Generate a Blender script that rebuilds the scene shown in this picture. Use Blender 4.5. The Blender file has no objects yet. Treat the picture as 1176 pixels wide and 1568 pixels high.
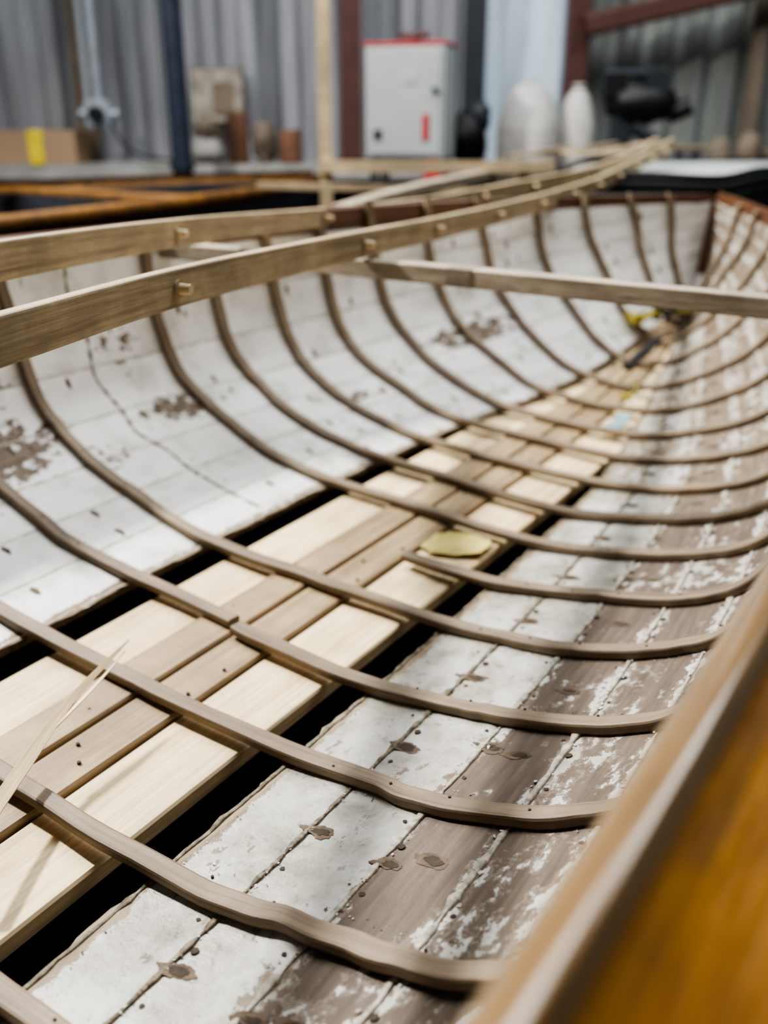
import bpy, math, random
from mathutils import Vector, Matrix, noise
random.seed(7)
h=0.6; H=1.45; ROLL=0.058
TH=math.radians(32.5); C=math.cos(TH); S=math.sin(TH)
def W(x,y,z): return Vector((h*(x*C+y*S), h*(-x*S+y*C), H+h*z))
def HB(u,y,zr): return W(-1.18+u, y, -1+zr-ROLL*u)
UP=Vector((0,0,1))
# ---------------------------------------------------------------- materials
def newmat(name):
    m=bpy.data.materials.new(name); m.use_nodes=True
    nt=m.node_tree; b=nt.nodes['Principled BSDF']; return m,nt,b
def N(nt,t,**k):
    n=nt.nodes.new(t)
    for a,v in k.items():
        if a in n.inputs: n.inputs[a].default_value=v
        else: setattr(n,a,v)
    return n
def c4(c): return (c[0],c[1],c[2],1)
def ramp(nt,src,stops):
    r=nt.nodes.new('ShaderNodeValToRGB'); e=r.color_ramp.elements
    while len(e)<len(stops): e.new(0.5)
    for i,(p,c) in enumerate(stops):
        e[i].position=p; e[i].color=c4(c) if not isinstance(c,(int,float)) else (c,c,c,1)
    nt.links.new(src,r.inputs[0]); return r
def mixc(nt,fac,a,b,blend='MIX'):
    m=nt.nodes.new('ShaderNodeMix'); m.data_type='RGBA'; m.blend_type=blend
    for i,v in ((0,fac),(6,a),(7,b)):
        if hasattr(v,'is_linked') or hasattr(v,'links'): nt.links.new(v,m.inputs[i])
        else: m.inputs[i].default_value = v if i==0 else c4(v)
    return m.outputs[2]
def math_(nt,op,a,b=None,clamp=False):
    m=nt.nodes.new('ShaderNodeMath'); m.operation=op; m.use_clamp=clamp
    for i,v in ((0,a),(1,b)):
        if v is None: continue
        if hasattr(v,'links'): nt.links.new(v,m.inputs[i])
        else: m.inputs[i].default_value=v
    return m.outputs[0]
def bump(nt,b,src,strength,dist=0.002):
    bp=N(nt,'ShaderNodeBump',Strength=strength,Distance=dist)
    nt.links.new(src,bp.inputs['Height']); nt.links.new(bp.outputs[0],b.inputs['Normal'])
def wood(name,c1,c2,rough=0.65,gx=3,gy=70,coat=0,dirt=None,dirtamt=0.0):
    m,nt,b=newmat(name)
    tc=nt.nodes.new('ShaderNodeTexCoord')
    mp=N(nt,'ShaderNodeMapping'); mp.inputs['Scale'].default_value=(gx,gy,1)
    nt.links.new(tc.outputs['UV'],mp.inputs[0])
    n1=N(nt,'ShaderNodeTexNoise',Scale=1.0,Detail=7.0,Roughness=0.6,Distortion=0.5)
    nt.links.new(mp.outputs[0],n1.inputs['Vector'])
    r=ramp(nt,n1.outputs[0],[(0.3,c2),(0.52,c1),(0.72,tuple(min(1,x*1.12) for x in c1))])
    mp2=N(nt,'ShaderNodeMapping'); mp2.inputs['Scale'].default_value=(gx*6,gy*7,1)
    nt.links.new(tc.outputs['UV'],mp2.inputs[0])
    n2=N(nt,'ShaderNodeTexNoise',Scale=1.0,Detail=3.0)
    nt.links.new(mp2.outputs[0],n2.inputs['Vector'])
    r2=ramp(nt,n2.outputs[0],[(0.3,0.72),(0.6,1.0)])
    col=mixc(nt,1.0,r.outputs[0],r2.outputs[0],'MULTIPLY')
    n3=N(nt,'ShaderNodeTexNoise',Scale=6.0,Detail=5.0,Roughness=0.6)
    nt.links.new(tc.outputs['Object'],n3.inputs['Vector'])
    r3=ramp(nt,n3.outputs[0],[(0.35,0.72),(0.62,1.05)])
    col=mixc(nt,0.8,col,r3.outputs[0],'MULTIPLY')
    if dirt:
        n4=N(nt,'ShaderNodeTexNoise',Scale=14.0,Detail=7.0,Roughness=0.65)
        nt.links.new(tc.outputs['Object'],n4.inputs['Vector'])
        r4=ramp(nt,n4.outputs[0],[(0.5-dirtamt*0.3,dirtamt),(0.72,0.0)])
        col=mixc(nt,r4.outputs[0],col,dirt)
    nt.links.new(col,b.inputs['Base Color'])
    b.inputs['Roughness'].default_value=rough
    b.inputs['Coat Weight'].default_value=coat; b.inputs['Coat Roughness'].default_value=0.15
    bump(nt,b,n2.outputs[0],0.4,0.001)
    return m
def plain(name,c,rough=0.6,metal=0,var=0.25,scale=12,emit=0):
    m,nt,b=newmat(name)
    tc=nt.nodes.new('ShaderNodeTexCoord')
    n=N(nt,'ShaderNodeTexNoise',Scale=float(scale),Detail=6.0,Roughness=0.6)
    nt.links.new(tc.outputs['Object'],n.inputs['Vector'])
    r=ramp(nt,n.outputs[0],[(0.3,tuple(x*(1-var) for x in c)),(0.7,tuple(min(1,x*(1+var*0.3)) for x in c))])
    nt.links.new(r.outputs[0],b.inputs['Base Color'])
    b.inputs['Roughness'].default_value=rough; b.inputs['Metallic'].default_value=metal
    if emit:
        nt.links.new(r.outputs[0],b.inputs['Emission Color']); b.inputs['Emission Strength'].default_value=emit
    bump(nt,b,n.outputs[0],0.15,0.003)
    return m
def hull_paint():
    m,nt,b=newmat('peeling_paint')
    L=nt.links
    uv=N(nt,'ShaderNodeUVMap'); uv.uv_map='UVMap'
    st=N(nt,'ShaderNodeUVMap'); st.uv_map='Strake'
    sep=nt.nodes.new('ShaderNodeSeparateXYZ'); L.new(st.outputs[0],sep.inputs[0])
    at=N(nt,'ShaderNodeAttribute'); at.attribute_name='peel'
    at2=N(nt,'ShaderNodeAttribute'); at2.attribute_name='tone'
    at3=N(nt,'ShaderNodeAttribute'); at3.attribute_name='dirt'
    mp=N(nt,'ShaderNodeMapping'); mp.inputs['Scale'].default_value=(40,58,1); L.new(uv.outputs[0],mp.inputs[0])
    n1=N(nt,'ShaderNodeTexNoise',Scale=1.0,Detail=10.0,Roughness=0.66,Distortion=0.12); L.new(mp.outputs[0],n1.inputs['Vector'])
    mpb=N(nt,'ShaderNodeMapping'); mpb.inputs['Scale'].default_value=(9,13,1); L.new(uv.outputs[0],mpb.inputs[0])
    nb=N(nt,'ShaderNodeTexNoise',Scale=1.0,Detail=3.0,Roughness=0.5); L.new(mpb.outputs[0],nb.inputs['Vector'])
    nn=math_(nt,'ADD',math_(nt,'MULTIPLY',n1.outputs[0],0.68),math_(nt,'MULTIPLY',nb.outputs[0],0.32))
    mr=N(nt,'ShaderNodeMapRange'); L.new(nn,mr.inputs[0]); mr.inputs[1].default_value=0.32; mr.inputs[2].default_value=0.68
    d=math_(nt,'ABSOLUTE',math_(nt,'SUBTRACT',sep.outputs[1],0.5))
    seam=N(nt,'ShaderNodeMapRange'); L.new(d,seam.inputs[0]); seam.inputs[1].default_value=0.45; seam.inputs[2].default_value=0.5; seam.inputs[4].default_value=0.20
    pe=math_(nt,'ADD',at.outputs['Fac'],math_(nt,'MULTIPLY',seam.outputs[0],at3.outputs['Fac']))
    diff=math_(nt,'SUBTRACT',mr.outputs[0],pe)
    mask=N(nt,'ShaderNodeMapRange'); L.new(diff,mask.inputs[0]); mask.inputs[1].default_value=-0.010; mask.inputs[2].default_value=0.010
    mask2=N(nt,'ShaderNodeMapRange'); L.new(diff,mask2.inputs[0]); mask2.inputs[1].default_value=-0.10; mask2.inputs[2].default_value=-0.08
    mpw=N(nt,'ShaderNodeMapping'); mpw.inputs['Scale'].default_value=(10,120,1); L.new(uv.outputs[0],mpw.inputs[0])
    nw=N(nt,'ShaderNodeTexNoise',Scale=1.0,Detail=5.0,Roughness=0.6); L.new(mpw.outputs[0],nw.inputs['Vector'])
    dark=ramp(nt,nw.outputs[0],[(0.3,(0.080,0.057,0.040)),(0.55,(0.130,0.096,0.070)),(0.75,(0.185,0.142,0.105))])
    tan=ramp(nt,nw.outputs[0],[(0.3,(0.15,0.11,0.065)),(0.6,(0.30,0.235,0.15))])
    wd=mixc(nt,at2.outputs['Fac'],tan.outputs[0],dark.outputs[0])
    wd=mixc(nt,mask2.outputs[0],wd,mixc(nt,0.35,wd,(0.33,0.28,0.23)))
    n2=N(nt,'ShaderNodeTexNoise',Scale=11.0,Detail=8.0,Roughness=0.68); L.new(uv.outputs[0],n2.inputs['Vector'])
    n3=N(nt,'ShaderNodeTexNoise',Scale=60.0,Detail=6.0,Roughness=0.75); L.new(uv.outputs[0],n3.inputs['Vector'])
    clean=ramp(nt,n2.outputs[0],[(0.3,(0.60,0.59,0.54)),(0.5,(0.86,0.86,0.845))])
    dirty=ramp(nt,n2.outputs[0],[(0.3,(0.19,0.17,0.125)),(0.43,(0.33,0.31,0.26)),(0.55,(0.47,0.455,0.415)),(0.75,(0.60,0.59,0.56))])
    wp=mixc(nt,at3.outputs['Fac'],clean.outputs[0],dirty.outputs[0])
    sp=ramp(nt,n3.outputs[0],[(0.32,0.40),(0.44,1.0)])
    wp=mixc(nt,at3.outputs['Fac'],wp,mixc(nt,1.0,wp,sp.outputs[0],'MULTIPLY'))
    sm=N(nt,'ShaderNodeMapRange'); L.new(d,sm.inputs[0]); sm.inputs[1].default_value=0.46; sm.inputs[2].default_value=0.5; sm.inputs[4].default_value=0.40
    wp=mixc(nt,sm.outputs[0],wp,(0.38,0.345,0.28))
    col=mixc(nt,mask.outputs[0],wd,wp)
    L.new(col,b.inputs['Base Color'])
    rg=N(nt,'ShaderNodeMapRange'); L.new(mask.outputs[0],rg.inputs[0]); rg.inputs[3].default_value=0.65; rg.inputs[4].default_value=0.38
    L.new(rg.outputs[0],b.inputs['Roughness'])
    hsum=math_(nt,'ADD',mask.outputs[0],math_(nt,'MULTIPLY',n3.outputs[0],1.1))
    hsum=math_(nt,'ADD',hsum,math_(nt,'MULTIPLY',n2.outputs[0],2.2))
    bump(nt,b,hsum,0.7,0.002)
    return m
M={}
M['paint']=hull_paint()
M['rib']=wood('steamed_oak',(0.31,0.235,0.155),(0.15,0.105,0.065),0.6,3,120,0,(0.115,0.085,0.058),0.5)
M['pine']=wood('fresh_pine',(0.80,0.64,0.40),(0.64,0.46,0.24),0.6,1.6,32)
M['keel']=wood('keelson_wood',(0.45,0.33,0.19),(0.25,0.17,0.09),0.6,2,60,0,(0.17,0.12,0.07),0.45)
M['batten']=wood('batten_wood',(0.57,0.455,0.285),(0.29,0.21,0.12),0.6,3,90,0,(0.20,0.155,0.105),0.55)
M['grey']=wood('weathered_wood',(0.40,0.34,0.26),(0.18,0.14,0.10),0.8,4,80,0,(0.10,0.08,0.06),0.4)
M['sawn']=wood('sawn_timber',(0.45,0.385,0.30),(0.25,0.195,0.14),0.85,6,60)
M['varnish']=wood('varnished_mahogany',(0.55,0.255,0.03),(0.32,0.125,0.016),0.36,3,9,0.5,(0.15,0.062,0.022),0.75)
M['oldvar']=wood('aged_varnish',(0.34,0.165,0.035),(0.16,0.07,0.018),0.5,3,9,0.1,(0.07,0.035,0.02),0.8)
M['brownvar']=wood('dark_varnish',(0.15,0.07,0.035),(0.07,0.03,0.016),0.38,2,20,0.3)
M['railvar']=wood('rail_varnish',(0.29,0.175,0.075),(0.17,0.095,0.036),0.20,2,20,1.0)
M['gapshade']=plain('gap_shade',(0.006,0.006,0.007),0.8)  # black stands for the shade seen through the plank gaps
M['caulk']=plain('old_caulk',(0.24,0.205,0.145),0.9,0,0.8,160)
M['cream']=plain('seam_putty',(0.47,0.43,0.355),0.8,0,0.65,120)
M['fseam']=plain('painted_seam',(0.55,0.52,0.46),0.6,0,0.4,60)
M['chip']=plain('bare_patch',(0.15,0.105,0.068),0.8,0,0.6,90)
M['chipd']=plain('bare_patch_dark',(0.06,0.042,0.028),0.85,0,0.5,90)
M['flake']=plain('paint_flake',(0.58,0.56,0.51),0.7,0,0.3,60)
M['nail']=plain('nail_hole',(0.05,0.03,0.02),0.8)
M['black']=plain('black_rubber',(0.008,0.008,0.010),0.5)
M['dark']=plain('dark_paint_and_shade',(0.03,0.034,0.042),0.5)
M['pipe']=plain('dark_pipe',(0.03,0.04,0.06),0.4)
M['yellow']=plain('yellow_plastic',(0.38,0.31,0.05),0.5,0,0.2,30)
M['paleyel']=plain('pale_yellow_plastic',(0.58,0.49,0.17),0.4,0,0.35,30)
M['blue']=plain('blue_tape',(0.22,0.34,0.37),0.5)
M['red']=plain('red_paint',(0.42,0.03,0.035),0.4)
M['redox']=plain('red_oxide_steel',(0.085,0.034,0.028),0.6)
M['white']=plain('white_plastic',(0.52,0.50,0.475),0.5,0,0.3,5)
M['deck']=plain('white_deck',(0.50,0.52,0.52),0.5,0,0.2,4)
M['grey_box']=plain('grey_enclosure',(0.32,0.345,0.34),0.45,0,0.12,4)
M['galv']=plain('galvanised',(0.40,0.45,0.50),0.4,0.3)
M['card']=plain('cardboard',(0.38,0.265,0.17),0.8,0,0.15,6)
M['tape']=plain('yellow_tape',(0.75,0.60,0.05),0.5)
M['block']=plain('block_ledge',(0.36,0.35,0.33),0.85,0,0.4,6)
M['blockshade']=plain('block_face_shade',(0.025,0.027,0.035),0.9,0,0.4,6)  # shadow on the block wall face, put into its colour
M['conc']=plain('concrete_floor',(0.08,0.078,0.075),0.85,0,0.5,3)
M['rust']=plain('brown_cylinder',(0.17,0.085,0.05),0.75,0,0.4,8)
M['sack']=plain('hessian',(0.20,0.16,0.12),0.9,0,0.6,10)
M['paper']=plain('poster',(0.38,0.34,0.29),0.8,0,0.6,14)
M['stud']=plain('stud_wood',(0.16,0.13,0.10),0.8,0,0.3,6)
def sheetmat(name,c,emit=0):
    m,nt,b=newmat(name)
    tc=nt.nodes.new('ShaderNodeTexCoord')
    mp=N(nt,'ShaderNodeMapping'); mp.inputs['Scale'].default_value=(7,7,0.8); nt.links.new(tc.outputs['Object'],mp.inputs[0])
    n=N(nt,'ShaderNodeTexNoise',Scale=1.0,Detail=6.0,Roughness=0.6); nt.links.new(mp.outputs[0],n.inputs['Vector'])
    r=ramp(nt,n.outputs[0],[(0.3,tuple(x*0.5 for x in c)),(0.65,c)])
    nt.links.new(r.outputs[0],b.inputs['Base Color']); b.inputs['Roughness'].default_value=0.5; b.inputs['Metallic'].default_value=0.15
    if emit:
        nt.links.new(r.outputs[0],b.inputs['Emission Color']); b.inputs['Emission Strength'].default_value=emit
    return m
M['sheet']=sheetmat('corrugated_steel',(0.35,0.36,0.385))
M['sheetg']=sheetmat('corrugated_steel_aged',(0.25,0.265,0.25))
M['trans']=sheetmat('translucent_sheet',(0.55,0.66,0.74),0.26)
# ---------------------------------------------------------------- builder
class B:
    def __init__(s): s.v=[];s.f=[];s.m=[];s.uv=[];s.st=[];s.at=[];s.mats=[];s.sm=[]
    def mi(s,k):
        if k not in s.mats: s.mats.append(k)
        return s.mats.index(k)
    def add(s,vs,fs,mat,uvs=None,sts=None,ats=None,smooth=False):
        o=len(s.v); n=len(vs); s.v+= [tuple(x) for x in vs]
        s.uv+= uvs if uvs else [(0,0)]*n
        s.st+= sts if sts else [(0,0.5)]*n
        s.at+= ats if ats else [(0,0,0)]*n
        for i,f in enumerate(fs):
            k=s.mi(mat[i] if isinstance(mat,list) else mat)
            s.f.append([q+o for q in f]); s.m.append(k); s.sm.append(smooth)
    def sweep(s,pts,ups,w,t,mat,bev=0.2,cap=True,taper=None,uvo=None):
        n=len(pts); a=w/2;b=t/2; e=min(a,b)*bev*2
        prof=[(-a+e,b),(a-e,b),(a-e*.3,b-e*.3),(a,b-e),(a,-b+e),(a-e*.3,-b+e*.3),(a-e,-b),(-a+e,-b),(-a+e*.3,-b+e*.3),(-a,-b+e),(-a,b-e),(-a+e*.3,b-e*.3)]
        K=len(prof)
        per=[0]
        for i in range(K):
            p,q=prof[i],prof[(i+1)%K]; per.append(per[-1]+math.hypot(p[0]-q[0],p[1]-q[1]))
        if uvo is None: uvo=(random.random()*30,random.random()*30)
        vs=[];uvs=[];L=0
        for i in range(n):
            T=(pts[min(i+1,n-1)]-pts[max(i-1,0)]).normalized()
            u=ups[i] if isinstance(ups,list) else ups
            sd=T.cross(u).normalized(); u2=sd.cross(T).normalized()
            if i: L+=(pts[i]-pts[i-1]).length
            k=taper[i] if taper else 1
            for j in range(K+1):
                p=prof[j%K]
                vs.append(pts[i]+sd*p[0]*k+u2*p[1]*k); uvs.append((uvo[0]+L,uvo[1]+per[j]))
        fs=[]
        for i in range(n-1):
            for j in range(K):
                a0=i*(K+1)+j; fs.append([a0,a0+1,a0+K+2,a0+K+1])
        if cap:
            fs.append(list(range(K))); fs.append([ (n-1)*(K+1)+j for j in range(K)][::-1])
        s.add(vs,fs,mat,uvs)
    def box(s,c,size,mat,rz=0,rx=0,ry=0):
        R=Matrix.Rotation(rz,3,'Z')@Matrix.Rotation(ry,3,'Y')@Matrix.Rotation(rx,3,'X')
        x,y,z=[q/2 for q in size]; c=Vector(c)
        q=[(-x,-y,-z),(x,-y,-z),(x,y,-z),(-x,y,-z),(-x,-y,z),(x,-y,z),(x,y,z),(-x,y,z)]
        faces=[(0,3,2,1),(4,5,6,7),(0,1,5,4),(1,2,6,5),(2,3,7,6),(3,0,4,7)]
        big=max(range(3),key=lambda i:size[i]); oth=[i for i in range(3) if i!=big]
        for f in faces:
            vs=[c+R@Vector(q[i]) for i in f]
            uv=[(q[i][big]+3,q[i][oth[0]]+q[i][oth[1]]*1.0+7) for i in f]
            s.add(vs,[(0,1,2,3)],mat,uv)
    def cyl(s,p0,p1,r,mat,seg=16,r1=None):
        p0=Vector(p0);p1=Vector(p1); T=(p1-p0).normalized(); a=T.orthogonal().normalized(); b=T.cross(a)
        r1=r if r1 is None else r1
        vs=[p0+(a*math.cos(2*math.pi*i/seg)+b*math.sin(2*math.pi*i/seg))*r for i in range(seg)]
        vs+=[p1+(a*math.cos(2*math.pi*i/seg)+b*math.sin(2*math.pi*i/seg))*r1 for i in range(seg)]
        L=(p1-p0).length
        uvs=[(0,i/seg) for i in range(seg)]+[(L,i/seg) for i in range(seg)]
        s.add(vs,[(i,(i+1)%seg,seg+(i+1)%seg,seg+i) for i in range(seg)],mat,uvs,smooth=True)
        s.add(vs[:seg],[list(range(seg))[::-1]],mat); s.add(vs[seg:],[list(range(seg))],mat)
    def lathe(s,c,prof,mat,seg=32,sx=1,sy=1):
        c=Vector(c); vs=[];fs=[];n=len(prof)
        for r,z in prof:
            for i in range(seg):
                a=2*math.pi*i/seg; vs.append(c+Vector((r*math.cos(a)*sx,r*math.sin(a)*sy,z)))
        for k in range(n-1):
            for i in range(seg): fs.append((k*seg+i,k*seg+(i+1)%seg,(k+1)*seg+(i+1)%seg,(k+1)*seg+i))
        s.add(vs,fs,mat,smooth=True)
    def blob(s,c,size,mat,amp=0.2,fr=3,seed=0):
        c=Vector(c);vs=[];fs=[];a=20;b=12
        for j in range(b+1):
            t=math.pi*j/b
            for i in range(a):
                q=2*math.pi*i/a; d=Vector((math.sin(t)*math.cos(q),math.sin(t)*math.sin(q),math.cos(t)))
                k=1+amp*noise.noise(d*fr+Vector((seed,seed*2,0)))
                vs.append(c+Vector((d.x*size[0],d.y*size[1],d.z*size[2]))*k)
        for j in range(b):
            for i in range(a): fs.append((j*a+i,(j+1)*a+i,(j+1)*a+(i+1)%a,j*a+(i+1)%a))
        s.add(vs,fs,mat,smooth=True)
    def make(s,name,parent=None,bevel=0):
        me=bpy.data.meshes.new(name); me.from_pydata(s.v,[],s.f)
        for k in s.mats: me.materials.append(M[k])
        me.polygons.foreach_set('material_index',s.m); me.polygons.foreach_set('use_smooth',s.sm)
        u=me.uv_layers.new(name='UVMap'); u2=me.uv_layers.new(name='Strake')
        for l in me.loops:
            u.data[l.index].uv=s.uv[l.vertex_index]; u2.data[l.index].uv=s.st[l.vertex_index]
        for k,nm in enumerate(('peel','tone','dirt')):
            a=me.attributes.new(nm,'FLOAT','POINT'); a.data.foreach_set('value',[q[k] for q in s.at])
        me.update()
        ob=bpy.data.objects.new(name,me); bpy.context.scene.collection.objects.link(ob)
        if bevel:
            md=ob.modifiers.new('weld','WELD'); md.merge_threshold=0.0002
            md=ob.modifiers.new('bevel','BEVEL'); md.width=bevel; md.segments=2; md.limit_method='ANGLE'
        if parent: ob.parent=parent
        return ob
def empty(name):
    e=bpy.data.objects.new(name,None); bpy.context.scene.collection.objects.link(e); return e
def cr(tab,p):
    n=len(tab)-1; i=int(min(max(math.floor(p),0),n-1)); t=p-i
    if t>1 or t<0:
        a,b=tab[i],tab[i+1]; return tuple(a[k]+(b[k]-a[k])*t for k in range(len(a)))
    g=lambda j: tab[min(max(j,0),n)]
    p0,p1,p2,p3=g(i-1),g(i),g(i+1),g(i+2)
    return tuple(0.5*((2*p1[k])+(-p0[k]+p2[k])*t+(2*p0[k]-5*p1[k]+4*p2[k]-p3[k])*t*t+(-p0[k]+3*p1[k]-3*p2[k]+p3[k])*t**3) for k in range(len(p1)))
def path(tab,n,f=None):
    out=[]
    for i in range(n):
        q=cr(tab,(len(tab)-1)*i/(n-1)); out.append(f(*q) if f else Vector(q))
    return out
def sstep(a,b,x):
    t=min(max((x-a)/(b-a),0),1); return t*t*(3-2*t)
# ---------------------------------------------------------------- hull surface
A=[(0,0),(.286,0.018),(.476,.066),(.571,.102),(.70,.165),(.81,.246),(.89,.36),(.95,.55),(.988,.79),(1,1)]
Bo=[(0,0),(.14,.06),(.27,.14),(.40,.24),(.53,.35),(.66,.48),(.78,.61),(.88,.75),(.95,.88),(1,1)]
YS=4.7; YA=-2.8
def wid(y):
    if y<1: return 1.05*(1-0.018*(y-1)**2)
    return 1.05*max(0.012,1-(min((y-1)/(YS-1),1))**2.6)
def kz(y): return 0.28*max(0,(y-3.1)/1.6)**2.2
def sh(y): return 0.645+0.03*max(0,(y-1)/3.6)**2
def sec(p,y):
    k=sstep(2.4,4.5,y)
    a=cr(A,p); b=cr(Bo,p)
    u=(a[0]*(1-k)+b[0]*k)*wid(y); z=kz(y)+(a[1]*(1-k)+b[1]*k)*(sh(y)-kz(y))
    return u,z
def surf(side,p,y,off=0.0):
    u,z=sec(p,y); P=HB(side*u,y,z)
    if off:
        P=P+snorm(side,p,y)*off
    return P
def snorm(side,p,y):
    e=0.05
    u1,z1=sec(p-e if p>e else 0,y); u2,z2=sec(p+e,y)
    a=HB(side*u2,y,z2)-HB(side*u1,y,z1)
    u3,z3=sec(p,y+e); u4,z4=sec(p,y-e)
    b=HB(side*u3,y+e,z3)-HB(side*u4,y-e,z4)
    n=a.cross(b)
    if n.length<1e-9: return Vector((0,0,1))
    n.normalize()
    ctr=HB(0,min(y,3.9),0.9)-HB(side*u1,y,z1)
    if n.dot(ctr)<0: n=-n
    return n
P0=1.12
ps=[P0+ (9-P0)*i/400 for i in range(401)]
arc=[0]
for i in range(400):
    a=sec(ps[i],1.0); b=sec(ps[i+1],1.0); arc.append(arc[-1]+math.hypot(a[0]-b[0],a[1]-b[1]))
NS=round(arc[-1]/0.130)
def p_of(L):
    for i in range(400):
        if arc[i+1]>=L: return ps[i]+(ps[i+1]-ps[i])*(L-arc[i])/(arc[i+1]-arc[i])
    return 9.0
TOPW=0.075
edges=[p_of(i/(NS-1)*(arc[-1]-TOPW)) for i in range(NS)]+[9.0]
ys=[]
y=YA
while y<YS-0.001:
    ys.append(y); y+= 0.02 if y>0.1 else 0.12
ys.append(YS)
def gs(a,b,w): return math.exp(-((a-b)/w)**2)
def attrs(side,p,y,si,v):
    n=noise.noise(Vector((y*2.2,p*0.9,side*5)))
    n2=noise.noise(Vector((y*6,p*2.5,side*9)))
    if side>0:
        if si<2:
            peel=0.18+0.14*n+0.14*n2; tone=0.3; dirt=1.0
            if si==0 and v<0.16+0.08*n2: peel=0.75; tone=0.0
            if si==1 and v>0.8: peel+=0.14
        else:
            peel=0.70+0.12*n+0.16*n2-0.06*sstep(2.0,3.0,y); tone=1.0-0.4*sstep(2,3,y); dirt=0.9
            if si==2: peel+=0.08
            e=min(v,1-v)
            if e<0.14: peel-=0.20
        if y>2.2 and si<2: peel+=0.30*sstep(2.2,3,y)
    else:
        peel=0.05+0.10*n+0.10*n2+0.68*max(gs(y,1.36,.26)*gs(p,5,1.1), gs(y,1.3,.24)*gs(p,6.7,.8), 0.95*gs(y,2.0,.17)*gs(p,4.9,.6), gs(y,3.3,.24)*gs(p,4.6,.7), 0.9*gs(y,1.92,.10)*gs(p,6.9,.4), 0.7*gs(y,1.66,.09)*gs(p,4.1,.4), 0.6*gs(y,0.98,.1)*gs(p,3.4,.5), 0.6*gs(y,2.6,.12)*gs(p,3.6,.4))
        tone=0.8; dirt=0.18+0.40*max(0,n)+0.2*max(0,n2)
        if si==0: dirt+=0.25*sstep(0.6,0,v)
        if si==0 and v<0.12: peel=0.7; tone=0.1
    return (peel,tone,dirt)
boat=empty('wooden_boat_hull')
b=B()
NV=10
for side in (1,-1):
    for si in range(NS):
        vs=[];uvs=[];sts=[];ats=[];fs=[]
        p0,p1=edges[si],edges[si+1]
        top = si==NS-1
        for iy,y in enumerate(ys):
            for j in range(NV+1):
                v=j/NV; vv=0.003+v*0.994; p=p0+(p1-p0)*vv
                edge=min(v,1-v); off=(-0.0018 if side>0 else -0.0008) if edge==0 else 0.0
                if si==0 and j==0:
                    p+=0.05*noise.noise(Vector((y*9,side*3,0)))+0.03*noise.noise(Vector((y*40,side*3,0)))
                vs.append(surf(side,p,y,off if off else 1e-6))
                uvs.append((y*h+side*7,(si+v)*0.128*h+si*1.7)); sts.append((y*h,v)); ats.append(attrs(side,p,y,si,v))
        n=NV+1
        for i in range(len(ys)-1):
            for j in range(NV):
                a=i*n+j; fs.append((a,a+1,a+n+1,a+n))
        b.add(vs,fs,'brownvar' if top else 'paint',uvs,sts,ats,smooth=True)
        vo=[];fo=[]
        for iy,y in enumerate(ys):
            for v in (0.0,0.5,1.0):
                p=p0+(p1-p0)*v
                vo.append(surf(side,p,y,-0.012))
        for i in range(len(ys)-1):
            for j in range(2):
                a=i*3+j; fo.append((a,a+1,a+4,a+3))
        b.add(vo,fo,'varnish',smooth=True)
        if si==0:
            ve=[];fe=[]
            for y in ys:
                ve.append(surf(side,p0+0.01,y,-0.0015)); ve.append(surf(side,p0,y,-0.012))
            for i in range(len(ys)-1): fe.append((2*i,2*i+1,2*i+3,2*i+2))
            b.add(ve,fe,'chip')
for side in (1,-1):
    for si in range(0,NS-1):
        pts=[];ups=[];tp=[]
        for y in ys:
            if y<0.1 or y>4.4: continue
            jit=noise.noise(Vector((y*25,si*3.3,side)))
            p=edges[si]+0.02*jit+(0.03 if si==0 else 0)
            pts.append(surf(side,p,y,-0.0010)); ups.append(snorm(side,p,y)); tp.append(max(0.25,0.9+1.4*noise.noise(Vector((y*40,si*7.1,side*2)))))
        if side>0: b.sweep(pts,ups,0.0065 if si>1 else 0.0050,0.005 if si>1 else 0.0042,'cream' if si>1 else 'caulk' ,0.3,taper=tp)
        else: b.sweep(pts,ups,0.0026,0.0026,'fseam',0.3,taper=tp)
pts=[];ups=[];tp=[]
for i in range(160):
    p=1.3+7.4*i/159; y=1.80+0.02*noise.noise(Vector((p*1.2,7,0)))
    pts.append(surf(-1,p,y,0.0002)); ups.append(snorm(-1,p,y)); tp.append(max(0.45,0.9+1.0*noise.noise(Vector((p*6,5,3)))))
b.sweep(pts,ups,0.0055,0.002,'caulk',0.3,taper=tp)
b.make('planking',boat)
b=B()
vs=[HB(0,YA,0.35)]
for k in range(18,0,-1): vs.append(surf(1,k*0.5,YA))
for k in range(0,19): vs.append(surf(-1,k*0.5,YA))
vs.append(HB(0,YA,0.66))
b.add(vs,[(0,i,i+1) for i in range(1,len(vs)-1)]+[(0,len(vs)-1,1)],'varnish')
b.make('transom',boat)
# bare patches + nails
b=B()
def decal(side,p,y,lx,ly,mat,off=0.0007,tail=0.6,rot=0):
    vs=[surf(side,p,y,off)];n=36
    e=0.05
    a=(surf(side,p+e,y)-surf(side,p-e,y)).normalized(); c=(surf(side,p,y+e)-surf(side,p,y-e)).normalized()
    sd=random.random()*50
    for i in range(n):
        t=2*math.pi*i/n
        r=1+0.36*noise.noise(Vector((math.cos(t)*1.5+sd,math.sin(t)*1.5,sd)))+0.22*noise.noise(Vector((math.cos(t)*5+sd,math.sin(t)*5,sd)))
        du=math.cos(t)*lx*r*(1+tail*max(0,-math.cos(t)))*side; dy=math.sin(t)*ly*r*(1-tail*0.5*max(0,-math.cos(t)))
        vs.append(vs[0]+a*(du*math.cos(rot)-dy*math.sin(rot))*side+c*(dy*math.cos(rot)+du*math.sin(rot)))
    b.add(vs,[(0,i+1,(i+1)%n+1) for i in range(n)],mat)
RY=[0.20,0.47,0.74,1.03,1.30,1.56,1.80,2.05,2.29,2.53,2.77,3.01,3.27,3.53,3.80,4.05,4.28,4.46]
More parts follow.
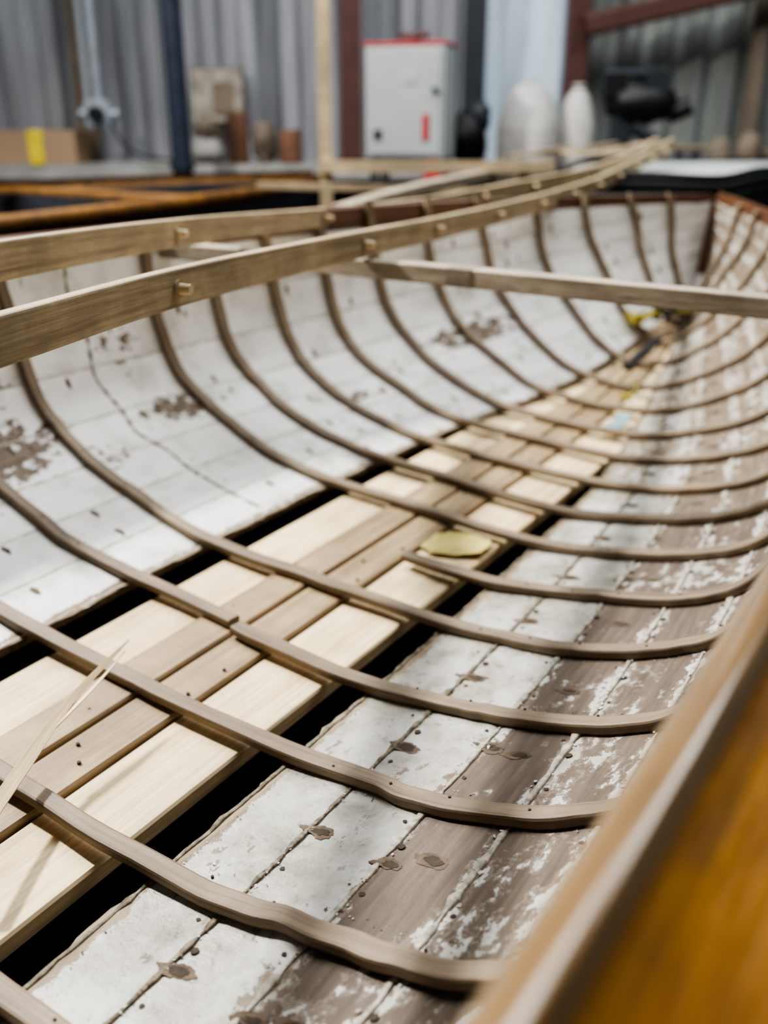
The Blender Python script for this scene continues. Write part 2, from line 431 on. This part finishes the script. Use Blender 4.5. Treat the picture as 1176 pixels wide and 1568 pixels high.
for i in range(len(RY)-1):
    ym=(RY[i]+RY[i+1])/2
    for si in (1,2):
        p=edges[si]
        for d in (-0.16,0.16):
            if random.random()<0.12 or (si==1 and d>0): continue
            yy=ym+random.uniform(-.03,.03)
            k=random.uniform(.95,1.4); rt=random.uniform(-.3,.3)
            decal(1,p+d*1.2+0.32,yy,0.012*k,0.0068*k,'chip',0.0005,rot=rt,tail=.5); decal(1,p+d*1.2+0.34,yy,0.007*k,0.0038*k,'chipd',0.0008,rot=rt,tail=.3)
    for si in range(1,NS-1):
        if random.random()<0.6:
            decal(-1,edges[si]+random.choice((-.18,.2)),ym+random.uniform(-.03,.03),0.008,0.005,'chip',0.0005)
            if random.random()<0.4: decal(-1,edges[si]+random.choice((-.3,.25)),ym+random.uniform(-.06,.06),0.006,0.003,'chip',0.0005)
        decal(1,edges[si]+0.12,RY[i]+0.07,0.0023,0.0023,'nail',tail=0)
        if random.random()<.6: decal(1,edges[si]-0.12,RY[i]-0.06,0.0020,0.0020,'nail',tail=0)
for i in range(len(RY)-1):
    for si in (1,2,3):
        if random.random()<0.4: continue
        P=surf(1,edges[si]+0.1,(RY[i]+RY[i+1])/2+0.03,0.0); nm=snorm(1,edges[si]+.1,RY[i])
        b.cyl(P-nm*0.002,P+nm*0.0014,0.0034,'chipd',12)
b.make('bare_patches_and_nails',boat)
b=B()
# loose flakes along the seams, and dirt gathered beside the ribs
def crumb(p,y,r,mat):
    P=surf(1,p,y,0.0008); nm=snorm(1,p,y)
    a=nm.orthogonal().normalized(); a=Matrix.Rotation(random.random()*6.28,3,nm)@a; c=nm.cross(a)
    ti=random.uniform(-.4,.4)
    vs=[P+a*r*math.cos(t)*random.uniform(.6,1.2)+c*r*.7*math.sin(t)*random.uniform(.6,1.2)+nm*(r*ti*math.cos(t)+abs(r*ti)) for t in (0,1.1,2.2,3.3,4.4,5.4)]
    b.add(vs,[(0,1,2,3,4,5)],mat)
for k in range(480):
    y=random.uniform(0.3,2.8); si=random.choice([2,3,3,4,4,5])
    p=edges[min(si,NS-2)]+ random.gauss(0,0.07)
    if p<1.2 or p>8: continue
    crumb(p,y,random.uniform(0.0012,0.0032),random.choice(['flake','flake','cream']))
for k in range(520):
    si=random.choice([0,1,1,1,2]); p=edges[si]+abs(random.gauss(0,0.03))+(0.1 if si==0 else 0); y=random.uniform(0.3,2.6)
    crumb(p,y,random.uniform(0.0007,0.0016),random.choice(['caulk','chip','caulk','flake']))
for k in range(420):
    y=random.choice(RY[1:8])+random.choice((-1,1))*random.uniform(0.02,0.035); p=random.uniform(1.3,5.5)
    crumb(p,y,random.uniform(0.0006,0.0016),random.choice(['caulk','chip','flake']))
b.make('loose_paint_flakes',boat)
# ribs
def rib(bb,y,s0,s1,w=0.0205,t=0.012,slant=0.0,mat='rib',over=0.0):
    if s1>8 and y<2.4: s1=7.0
    n=int(abs(s1-s0)*8)+2; pts=[];ups=[];tp=[]
    for i in range(n):
        q=s0+(s1-s0)*i/(n-1); side=1 if q>=0 else -1; p=abs(q)
        yy=y+slant*q/9+0.020*noise.noise(Vector((q*0.5,y*7,2)))+0.004*noise.noise(Vector((q*2.5,y*9,5)))
        if p<1.0:
            nm=(snorm(side,1.0,yy)*p+UP*(1-p)).normalized()
        else: nm=snorm(side,p,yy)
        P=surf(side,p,yy)+nm*(t/2+0.001)
        P=P+UP*(0.010*max(0,1-p/1.6)+over)
        pts.append(P);ups.append(nm); tp.append(1+0.10*noise.noise(Vector((q*1.2,y*3,8))))
    bb.sweep(pts,ups,w,t,mat,0.25,taper=tp)
b=B()
for k,y in enumerate(RY):
    sl=-0.03
    if k==4:
        rib(b,y,-9.3,-0.12,slant=sl); rib(b,y-0.012,-0.02,9.0,slant=sl)
    elif k==6: rib(b,y,0.4,9.0,slant=sl)
    elif k==2: rib(b,y,-9.3,-0.62,slant=sl); rib(b,y-0.02,-0.72,9.0,slant=sl,over=0.002)
    else: rib(b,y,-9.2 if y>3 else -8.9,9.0,slant=sl,w=0.0205 if y<3.2 else 0.017)
b.make('steamed_ribs',boat)
b=B()
for y in RY[:10]:
    for q in (1.6,2.4,3.4,4.4,-2,-3.2,-4.4):
        side=1 if q>0 else -1
        nm=snorm(side,abs(q),y); P=surf(side,abs(q),y-0.03*q/9,0.0135)
        b.cyl(P-nm*0.002,P+nm*0.0006,0.0014,'nail',8)
b.make('rib_fastenings',boat)
# bottom planks / keelson
b=B()
def kscale(y): return min(1.0,max(0.06,wid(y)/0.80))
def keelstrip(u0,u1,y0,y1,top,t,mat,n=60,jit=0):
    vs=[];uvs=[];fs=[]
    ox=random.random()*20
    for i in range(n):
        y=y0+(y1-y0)*i/(n-1); k=kscale(y)
        a=u0*k; c=u1*k; z=top+kz(y)*1.02
        for (u,zz) in ((a,z-t),(a,z-0.004),(a+0.004,z),(c-0.004,z),(c,z-0.004),(c,z-t)):
            vs.append(HB(u,y,zz)); uvs.append((y*h+ox,u*h+ox+(zz-z)*h))
    for i in range(n-1):
        for j in range(5):
            q=i*6+j; fs.append((q,q+1,q+7,q+6))
        fs.append((i*6+5,i*6,i*6+6,i*6+11))
    fs.append((5,4,3,2,1,0)); fs.append(tuple((n-1)*6+j for j in range(6)))
    b.add(vs,fs,mat,uvs)
keelstrip(-0.262,-0.112,-2.7,4.3,0.0,0.03,'pine')
keelstrip(0.086,0.240,-2.7,4.2,0.0,0.03,'pine')
keelstrip(-0.110,-0.016,-2.7,4.35,0.014,0.05,'keel')
keelstrip(-0.010,0.084,-2.7,4.35,0.010,0.05,'keel')
b.make('keelson_planks',boat)
b=B()
for y in [0.3+0.11*i for i in range(36)]:
    for u in (-0.09,-0.04,0.02,0.06):
        if random.random()<0.5:
            P=HB(u*kscale(y)+random.uniform(-.008,.008),y+random.uniform(-.03,.03),0.013+kz(y)*1.02)
            b.cyl(P-UP*0.005,P+UP*0.0007,0.0021,'nail',10)
b.make('keelson_nail_holes',boat)
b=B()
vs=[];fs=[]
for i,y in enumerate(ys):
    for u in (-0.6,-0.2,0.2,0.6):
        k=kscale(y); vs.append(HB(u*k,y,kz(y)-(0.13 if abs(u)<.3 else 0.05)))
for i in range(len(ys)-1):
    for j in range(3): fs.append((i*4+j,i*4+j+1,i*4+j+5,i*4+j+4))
b.add(vs,fs,'gapshade'); b.make('gap_shade_sheet',boat)  # added black sheet in place of the shaded floor below the gaps
# gunwales
b=B()
yg=[YA+(YS-YA)*i/110 for i in range(111)]
for side in (1,-1):
    vs=[];uvs=[];fs=[];mt=[]
    if side>0:
        prof=[(0.000,-0.03),(-0.003,-0.004),(0.002,0.006),(0.012,0.013),(0.022,0.018),(0.030,0.019),(0.037,0.015),(0.041,0.006),(0.048,0.000),(0.13,-0.010),(0.20,-0.035),(0.25,-0.065),(0.255,-0.11),(0.10,-0.07),(0.01,-0.06)]
        mats=['railvar']*7+['varnish']*8
    else:
        prof=[(-0.012,-0.03),(-0.012,0.0),(-0.004,0.008),(0.03,0.008),(0.045,0.0),(0.05,-0.03),(0.04,-0.05),(0.0,-0.05)]
        mats=['brownvar']*8
    K=len(prof)
    for y in yg:
        k=1 if y<2.4 else max(0.14,1-(y-2.4)/1.6)
        for u,z in prof:
            uu=wid(y)+u*k
            vs.append(HB(side*uu,y,sh(y)+z+(0.022*k if side>0 else 0))); uvs.append((y*h,u*h*3+side))
    for i in range(len(yg)-1):
        for j in range(K):
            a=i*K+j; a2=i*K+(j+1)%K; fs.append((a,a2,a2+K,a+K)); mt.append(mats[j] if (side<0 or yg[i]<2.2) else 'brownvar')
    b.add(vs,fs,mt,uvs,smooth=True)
b.make('gunwales',boat)
b=B()
b.sweep([HB(0,4.50,0.16),HB(0,4.63,0.32),HB(0,4.69,0.5),HB(0,4.73,0.67)],Vector((S,C,0)),0.03,0.03,'brownvar')
b.make('stem_post',boat)
b=B()
for y in (-2,0.6,3.2):
    for u in (-0.5,0.5):
        q=HB(u,y,-0.33); b.box((q.x,q.y,q.z/2),(0.07,0.07,q.z),'stud',rz=-TH)
    b.sweep([HB(-0.62,y,-0.28),HB(0.62,y,-0.28)],UP,0.07,0.09,'stud')
    b.sweep([HB(-0.1,y,-0.2),HB(0.1,y,-0.2)],UP,0.07,0.08,'stud')
b.make('boat_cradle')
# ---------------------------------------------------------------- cross beam and battens
b=B()
b.sweep([W(-2.30,2.16,-0.366),W(-1.3,2.19,-0.370),W(0.10,2.2,-0.378)],UP,0.034,0.028,'sawn',0.08)
P=W(-.64,2.17,-.376); dv=Vector((-S,-C,0)); b.cyl(P,P+dv*0.0015,0.0055,'chip',14); b.cyl(P,P+dv*0.002,0.003,'chipd',12)
b.sweep([W(-1.19,2.19,-0.370),W(-1.12,2.19,-0.3705)],UP,0.0350,0.0290,'grey',0.08)
b.make('sawn_cross_beam')
bat1=[(-.72,-.35,-.255),(-.92,.2,-.262),(-1.115,.8,-.272),(-1.285,1.34,-.285),(-1.43,2.1,-.302),(-1.55,2.84,-.318),(-1.64,3.7,-.315),(-1.70,4.6,-.28),(-1.745,5.35,-.20),(-1.75,5.85,-.13)]
bat2=[(-.95,-.3,-.20),(-1.22,.4,-.215),(-1.50,1.1,-.23),(-1.80,1.9,-.268),(-2.05,2.75,-.318),(-2.13,3.6,-.34),(-2.05,4.3,-.31),(-1.90,4.9,-.26),(-1.84,5.5,-.19),(-1.85,5.85,-.13)]
def batten(name,tab,pegs):
    b=B(); P=path(tab,90,W); b.sweep(P,UP,0.017,0.041,'batten',0.14)
    for q in pegs:
        c=Vector(W(*cr(tab,q))); T=(W(*cr(tab,q+.05))-W(*cr(tab,q-.05))).normalized()
        sd=T.cross(UP).normalized()
        b.cyl(c+sd*0.006,c+sd*0.0115,0.0105,'batten',18,0.0095); b.cyl(c+sd*0.011,c+sd*0.025,0.0065,'pine',16,0.0055)
    b.make(name)
batten('bent_wood_batten',bat1,[2.88,4.05,4.8,5.5,6.05,6.5,6.9,7.3,7.7,8.1,8.5])
batten('bent_wood_batten',bat2,[2.85,4.1,5.05,5.7,6.3])
b=B(); b.sweep(path([(-2.32,3.3,-.345),(-2.42,4.2,-.30),(-2.55,5.9,-.25)],20,W),UP,0.05,0.03,'grey',0.1); b.make('weathered_plank')
b=B()
P=path([(-1.04,.56,-.93),(-1.12,.72,-.925),(-1.17,.86,-.90),(-1.20,1.02,-.875)],24,W)
b.sweep(P,[Vector((0.3,-0.6,0.8))]*24,0.014,0.003,'pine',0.1,taper=[1.0-0.9*(i/23)**2 for i in range(24)])
P=path([(-1.15,.80,-.915),(-1.165,.9,-.90),(-1.19,1.0,-.885)],12,W)
b.sweep(P,[Vector((-0.3,-0.6,0.8))]*12,0.008,0.002,'pine',0.1,taper=[1.0-0.9*(i/11) for i in range(12)])
b.make('wood_splinter')
b=B()
c=HB(0.145,1.95,0.006)
vs=[c+Vector((0,0,0.003))];n=28
for ring in (0.5,1.0):
    for i in range(n):
        a=2*math.pi*i/n; r=(0.046+0.014*noise.noise(Vector((math.cos(a)*2,math.sin(a)*2,4))))*ring
        vs.append(c+Vector((math.cos(a)*r*1.25,math.sin(a)*r*.9,0.002+0.005*abs(noise.noise(Vector((math.cos(a)*3,math.sin(a)*3,ring*5)))))))
fs=[(0,1+i,1+(i+1)%n) for i in range(n)]+[(1+i,1+n+i,1+n+(i+1)%n,1+(i+1)%n) for i in range(n)]
b.add(vs,fs,'paleyel',smooth=True); b.make('yellow_plastic_lid')
def clamp(name,u,y,z,rz,k=0.6):
    b=B(); c=HB(u,y,z)
    def R(x,yy,zz): return c+Matrix.Rotation(rz,3,'Z')@(Vector((x,yy,zz))*k)
    b.sweep([R(-.06,0,0),R(-.02,.006,.012),R(.03,.012,.016),R(.075,.03,.03)],UP,0.016*k,0.012*k,'yellow')
    b.sweep([R(-.06,0.03,0.0),R(-.02,.02,.012),R(.03,0.0,.018),R(.075,-.02,.02)],UP,0.016*k,0.012*k,'black')
    b.cyl(R(0,.012,-0.002),R(0,.012,.03),0.010*k,'black'); b.box(R(-.065,.012,0.006),(0.02*k,0.05*k,0.022*k),'yellow',rz=rz); b.box(R(.075,.03,.03),(0.03*k,0.018*k,0.014*k),'black',rz=rz)
    b.make(name)
clamp('spring_clamp',-0.02,4.10,0.20,0.3,1.1)
clamp('spring_clamp',0.06,4.25,0.25,1.4,1.0)
clamp('spring_clamp',0.14,3.35,0.07,0.9,0.5)
b=B()
b.sweep([HB(0.16,3.0,0.03),HB(0.17,3.1,0.035),HB(0.16,3.2,0.04)],UP,0.03,0.004,'blue'); b.sweep([HB(0.02,3.6,0.1),HB(0.04,3.9,0.16)],UP,0.02,0.014,'black'); b.make('blue_strap')
# ---------------------------------------------------------------- neighbouring boat (varnished)
b=B()
cx=-4.75
def w2(y): return 1.12*max(0.02,1-(abs(y-1.6)/5.0)**2.6)
yy=[-2.5+9.0*i/70 for i in range(71)]
prof=[(1.0,0.0),(1.03,-0.0),(1.04,-0.05),(1.0,-0.07),(0.97,-0.25),(0.9,-0.42),(0.72,-0.56),(0.4,-0.66),(0,-0.7)]
for side in (1,-1):
    vs=[];uvs=[];fs=[]
    for y in yy:
        for u,z in prof: vs.append(W(cx+side*u*w2(y),y,-0.375+z)); uvs.append((y*h,z*h))
    K=len(prof)
    for i in range(len(yy)-1):
        for j in range(K-1):
            a=i*K+j; fs.append((a,a+1,a+K+1,a+K))
    top=[f for k,f in enumerate(fs) if k%(K-1)<3]; rest=[f for k,f in enumerate(fs) if k%(K-1)>=3]
    b.add(vs,top,'oldvar',uvs,smooth=True); b.add(vs,rest,'dark',uvs,smooth=True)  # hull under the rail coloured dark to stand for the shadow there
for y in (0.5,2.5,4.2): b.sweep([W(cx-w2(y)*.97,y,-.42),W(cx+w2(y)*.97,y,-.42)],UP,0.12,0.02,'oldvar')
b.make('varnished_dinghy')
b=B()
for y in (-1,4):
    for u in (-.4,.4):
        q=W(cx+u,y,-1.12); b.box((q.x,q.y,q.z/2),(0.07,0.07,q.z),'stud',rz=-TH)
    b.sweep([W(cx-.5,y,-1.13),W(cx+.5,y,-1.13)],UP,0.07,0.06,'stud')
b.make('dinghy_trestle')
# white decked boat behind bow
b=B()
outline=[(0.64,3.02),(0.98,3.0),(1.28,3.36),(1.62,3.72),(2.1,3.98),(2.7,4.08),(2.6,4.3),(1.6,4.32),(0.9,4.2),(0.64,3.7),(0.58,3.3)]
O=path([(a,c,0) for a,c in outline+[outline[0]]],90)[:-1]
n=len(O); cc=Vector((1.15,3.75,0))
for k,(s0,z0,s1,z1,mt) in enumerate([(0,1.30,0.8,1.29,'deck'),(0.8,1.29,0.88,1.287,'deck'),(0.88,1.287,1.0,1.265,'black'),(1.0,1.265,1.01,1.22,'black'),(1.01,1.22,0.99,1.15,'black'),(0.99,1.15,0.93,1.05,'dark'),(0.93,1.05,0.6,0.8,'dark')]):
    vs=[]
    for p in O: q=cc+(p-cc)*s0; vs.append((q.x,q.y,z0))
    for p in O: q=cc+(p-cc)*s1; vs.append((q.x,q.y,z1))
    b.add(vs,[(i,(i+1)%n,n+(i+1)%n,n+i) for i in range(n)],mt,smooth=True)
b.add([(cc+(p-cc)*0.6)+Vector((0,0,.8)) for p in O],[list(range(n))],'dark')
for zz,rr in ((1.285,0.94),(1.262,0.995),(1.232,1.01),(1.20,1.005)):
    P=[(cc+(p-cc)*(rr+0.006*math.sin(i*0.9+zz*60)))+Vector((0,0,zz+0.005*math.sin(i*.5))) for i,p in enumerate(O)]; P.append(P[0].copy())
    b.sweep(P,UP,0.032,0.030,'black',0.45)
for x in (0.95,1.5): b.box((x,3.85,0.4),(0.1,0.3,0.8),'stud')
b.make('decked_boat')
b=B()
for k in range(12):
    x=0.56+0.06*k+random.uniform(-.03,.03); y=3.85+random.uniform(-.1,.15)
    b.sweep([Vector((x-.14,y-.05,1.318+.003*k)),Vector((x+.10,y+.1,1.33+random.uniform(0,.045)))],UP,0.016,0.012,random.choice(['batten','grey','pine','rust']))
b.make('offcut_pile')
# timber frame
b=B()
b.box((-0.19,3.3,1.15),(0.042,0.042,2.3),'batten'); b.box((0.17,3.27,1.31),(0.76,0.03,0.035),'batten'); b.box((0.46,3.31,0.65),(0.04,0.04,1.29),'batten')
b.box((-0.05,3.24,1.245),(0.72,0.025,0.02),'batten',rz=0.1,ry=0.03)
b.make('timber_frame')
# ---------------------------------------------------------------- shed
YW=5.3
def corr(name,x0,x1,yw,z0,z1,mat,pitch=0.2,d=0.035,axis='x',flip=1):
    b=B(); vs=[];fs=[]; xs=[];x=x0
    while x<x1:
        for (dx,dy) in ((0,0),(0.06,0),(0.085,d),(0.16,d),(0.185,0)):
            if x+dx*pitch/0.2<=x1: xs.append((x+dx*pitch/0.2,dy))
        x+=pitch
    for z in (z0,z1):
        for x,dy in xs:
            vs.append((x,yw-dy*flip,z) if axis=='x' else (yw-dy*flip,x,z))
    n=len(xs); b.add(vs,[(i,i+1,n+i+1,n+i) for i in range(n-1)],mat)
    return b.make(name)
corr('wall_back',-5,0.52,YW,1.22,4.2,'sheet')
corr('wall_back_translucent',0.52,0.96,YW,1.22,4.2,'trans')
corr('wall_back_right',0.96,5,YW,1.22,4.2,'sheetg',0.17)
corr('wall_left',-3,YW,-5,0,4.2,'sheet',axis='y',flip=-1)
corr('wall_right',-3,YW,5,0,4.2,'sheetg',axis='y')
corr('wall_front',-5,5,-3,0,4.2,'sheet',flip=-1)
b=B(); b.box((0,YW+0.02,0.59),(10,0.3,1.18),'blockshade'); b.box((0,YW-0.18,1.215),(10,0.44,0.07),'block'); b.make('wall_back_block_base')
b=B(); b.box((0,1.15,-0.05),(10.4,8.7,0.1),'conc'); b.make('floor')
b=B(); b.box((0,1.15,4.25),(10.4,8.7,0.1),'sheetg'); b.make('ceiling')
LZ=1.251
b=B(); b.box((-0.16,5.05,2.72),(0.10,0.12,2.9),'redox'); b.box((-0.16,5.05,1.26),(0.16,0.18,0.015),'redox'); b.make('steel_column')
b=B(); b.box((0.44,5.1,2.72),(0.10,0.1,2.9),'dark'); b.box((0.44,5.1,1.26),(0.15,0.15,0.015),'dark'); b.make('steel_column')
b=B(); b.box((0.93,5.1,2.72),(0.10,0.10,2.9),'redox'); b.sweep([Vector((0.95,5.02,1.86)),Vector((3.0,5.02,2.30))],UP,0.08,0.10,'redox'); b.make('steel_column')
b=B(); b.box((1.85,5.2,2.72),(0.07,0.06,2.9),'stud'); b.make('timber_stud')
b=B(); b.box((-1.50,5.2,2.72),(0.10,0.06,2.9),'stud'); b.make('timber_stud')
b=B(); b.cyl((-0.92,4.6,0),(-0.92,4.6,4.2),0.046,'pipe',24); b.cyl((-0.92,4.6,1.24),(-0.92,4.6,1.27),0.058,'pipe',24); b.make('dark_drainpipe')
b=B(); b.cyl((-1.37,4.95,1.52),(-1.37,4.95,4.2),0.020,'galv'); b.cyl((-1.42,4.95,1.52),(-1.42,4.95,4.2),0.014,'galv')
b.box((-1.37,4.95,1.475),(0.12,0.08,0.12),'galv'); b.cyl((-1.37,4.90,1.475),(-1.37,4.86,1.475),0.035,'black'); b.cyl((-1.46,4.95,1.475),(-1.28,4.95,1.475),0.025,'galv')
P=path([(-1.31,4.9,1.44),(-1.25,4.88,1.34),(-1.15,4.88,1.285),(-1.0,4.88,1.27)],20); b.sweep(P,UP,0.012,0.012,'black',0.4); b.make('electrical_conduit')
b=B(); b.box((-1.80,5.03,LZ+.075),(0.62,0.26,0.15),'card'); b.box((-1.68,4.896,LZ+.075),(0.07,0.008,0.152),'tape'); b.box((-1.68,5.03,LZ+.152),(0.07,0.26,0.004),'tape'); b.box((-1.80,5.03,LZ+.153),(0.6,0.008,0.003),'stud'); b.make('cardboard_box')
b=B(); b.box((-0.83,5.16,1.56),(0.25,0.02,0.24),'paper',rx=-0.05); b.box((-0.80,5.145,1.55),(0.10,0.01,0.14),'sack',rx=-0.05); b.box((-0.83,5.18,1.56),(0.27,0.015,0.26),'stud',rx=-0.05); b.box((-0.83,5.18,1.34),(0.02,0.02,0.2),'stud'); b.make('framed_picture')
def roll(x,y,r,z,hh,mt,name):
    b=B(); b.lathe((x,y,z),[(0,0),(r*.96,0),(r,0.01),(r,hh*.5),(r*.98,hh-.008),(r*.92,hh),(r*.55,hh),(r*.5,hh-.03),(0,hh-.03)],mt); b.make(name)
roll(-0.715,4.98,0.052,LZ,0.235,'rust','brown_fender_roll'); roll(-0.46,5.0,0.055,LZ,0.155,'rust','brown_fender_roll')
b=B(); b.blob((-0.59,5.02,1.34),(0.062,0.06,0.095),'sack',0.4); b.make('hessian_sack')
b=B(); b.blob((-0.87,5.0,1.31),(0.085,0.07,0.065),'block',0.5,3,4); b.blob((-0.87,5.0,1.41),(0.06,0.05,0.055),'stud',0.5,3,9); b.make('rag_bundle')
# cabinet
b=B()
rz=-0.28; c=Vector((0.115,4.35,1.515)); K_=0.93
R=lambda x,y,z: c+Matrix.Rotation(rz,3,'Z')@Vector((x*K_,y*K_,z*K_))
sz=lambda x,y,z:(x*K_,y*K_,z*K_)
b.box(R(0,0,0),sz(0.36,0.24,0.46),'grey_box',rz=rz); b.box(R(0,-.124,0),sz(0.33,0.012,0.43),'grey_box',rz=rz)
b.box(R(0,0,.236),sz(0.37,0.25,0.014),'red',rz=rz); b.box(R(0.10,-.134,-.10),sz(0.03,0.008,0.11),'red',rz=rz)
b.box(R(-.12,-.135,-.13),sz(0.035,0.01,0.04),'black',rz=rz); b.box(R(0.03,-.132,.1),sz(0.06,0.006,0.05),'grey_box',rz=rz)
b.cyl(R(.14,-.13,.05),R(.14,-.15,.05),0.012,'black'); b.cyl(R(0,0,.24),R(0,0,.27),0.03,'redox'); b.cyl(R(-.06,0,.275),R(.08,0,.275),0.012,'redox')
for x in (-.15,.15):
    for y in (-.09,.09):
        q=R(x,y,0); b.box((q.x,q.y,0.65),(0.03,0.03,1.3),'dark',rz=rz)
b.box(R(.13,-.10,-.29),sz(0.07,0.03,0.12),'red',rz=rz); b.box(R(0,0,-.25),sz(0.34,0.22,0.03),'dark',rz=rz); b.box(R(0,0,-.8),sz(0.34,0.22,0.03),'red',rz=rz)
b.make('electrical_cabinet',bevel=0.004)
b=B(); b.box((1.45,4.66,1.19),(1.9,0.44,0.05),'stud')
for x in (0.55,2.35):
    for y in (4.48,4.84): b.box((x,y,0.58),(0.07,0.07,1.17),'stud')
b.make('workbench')
def dome(x,y,r,hh):
    b=B(); pr=[(0,0),(r*.95,0),(r,0.02),(r,hh*.45)]
    for i in range(1,9):
        a=i/8*math.pi/2; pr.append((r*math.cos(a)*0.9+r*0.1*(1-i/8),hh*.45+hh*.48*math.sin(a)))
    pr+=[(0.03,hh*.93),(0.03,hh*.96),(0.0,hh*.96)]
    b.lathe((x,y,1.216),pr,'white'); b.cyl((x,y,1.216+hh*.44),(x,y,1.216+hh*.46),r*1.01,'white',32); b.make('white_plastic_buoy')
dome(0.655,4.65,0.140,0.42); dome(0.885,4.70,0.086,0.40)
b=B(); b.blob((0.40,4.85,1.36),(0.085,0.07,0.12),'black',0.4); b.blob((0.44,4.85,1.46),(0.06,0.05,0.07),'dark',0.5,3,3); b.box((0.41,4.85,0.62),(0.14,0.1,1.24),'dark'); b.make('black_tarpaulin_bundle')
b=B()
b.blob((1.16,4.66,1.52),(0.16,0.10,0.09),'black',0.25); b.box((1.08,4.66,1.36),(0.08,0.08,0.26),'dark'); b.box((1.03,4.66,1.59),(0.10,0.12,0.10),'black'); b.cyl((0.98,4.62,1.64),(1.16,4.62,1.64),0.020,'dark'); b.cyl((1.29,4.66,1.47),(1.38,4.63,1.51),0.04,'black'); b.cyl((1.21,4.58,1.60),(1.21,4.70,1.62),0.055,'dark'); b.box((1.08,4.66,1.231),(0.16,0.2,0.03),'dark')
b.cyl((1.12,4.6,1.42),(1.22,4.6,1.36),0.03,'dark')
b.make('outboard_engine')
b=B()
for k in range(7):
    hz=0.05+random.random()*0.05
    b.blob((1.40+k*0.13,4.66+random.uniform(-.05,.05),1.225+hz),(0.055,0.055,hz),random.choice(['dark','sack','black','stud','dark']),0.3,3,k)
b.make('tool_clutter')
b=B()
for k in range(3): b.blob((-0.02+k*0.12,5.0,1.285),(0.05,0.05,0.03),random.choice(['sack','card','dark']),0.5,3,k+20)
b.make('rope_and_rags')
# ---------------------------------------------------------------- lights
def area(name,loc,target,size,energy,col=(1,1,1),sy=None):
    l=bpy.data.lights.new(name,'AREA'); l.energy=energy; l.color=col; l.size=size
    if sy: l.shape='RECTANGLE'; l.size_y=sy
    o=bpy.data.objects.new(name,l); bpy.context.scene.collection.objects.link(o); o.location=loc
    o.rotation_euler=(Vector(target)-Vector(loc)).to_track_quat('-Z','Y').to_euler()
area('shed_lamp',(-2.0,2.4,3.15),(0,1.1,0.9),0.14,190,(1,0.975,0.935))
area('roof_light',(0.0,2.6,4.1),(0.0,2.4,0),2.2,115,(0.985,0.99,1),2.0)
area('roof_light',(2.5,3.2,4.1),(2.0,3.8,0),2.0,60,(0.95,0.98,1),1.5)
area('roof_light',(-2.6,3.8,4.1),(-2.2,4.4,1.5),1.5,42,(0.95,0.98,1))
w=bpy.data.worlds.new('World'); bpy.context.scene.world=w; w.use_nodes=True
w.node_tree.nodes['Background'].inputs[0].default_value=(0.7,0.8,1,1); w.node_tree.nodes['Background'].inputs[1].default_value=0.4
vs_=bpy.context.scene.view_settings
vs_.view_transform='AgX'
try: vs_.look='AgX - High Contrast'
except Exception as e: print(e)
vs_.exposure=0.14
# ---------------------------------------------------------------- camera
cd=bpy.data.cameras.new('camera'); cam=bpy.data.objects.new('camera',cd); bpy.context.scene.collection.objects.link(cam)
cam.location=(0,0,H); cam.rotation_euler=(math.radians(90-22.5),0,0)
cd.sensor_fit='VERTICAL'; cd.sensor_height=36; cd.lens=36*1450/1568
cd.clip_start=0.01
cd.dof.use_dof=True; cd.dof.focus_distance=0.84; cd.dof.aperture_fstop=2.9
bpy.context.scene.camera=cam
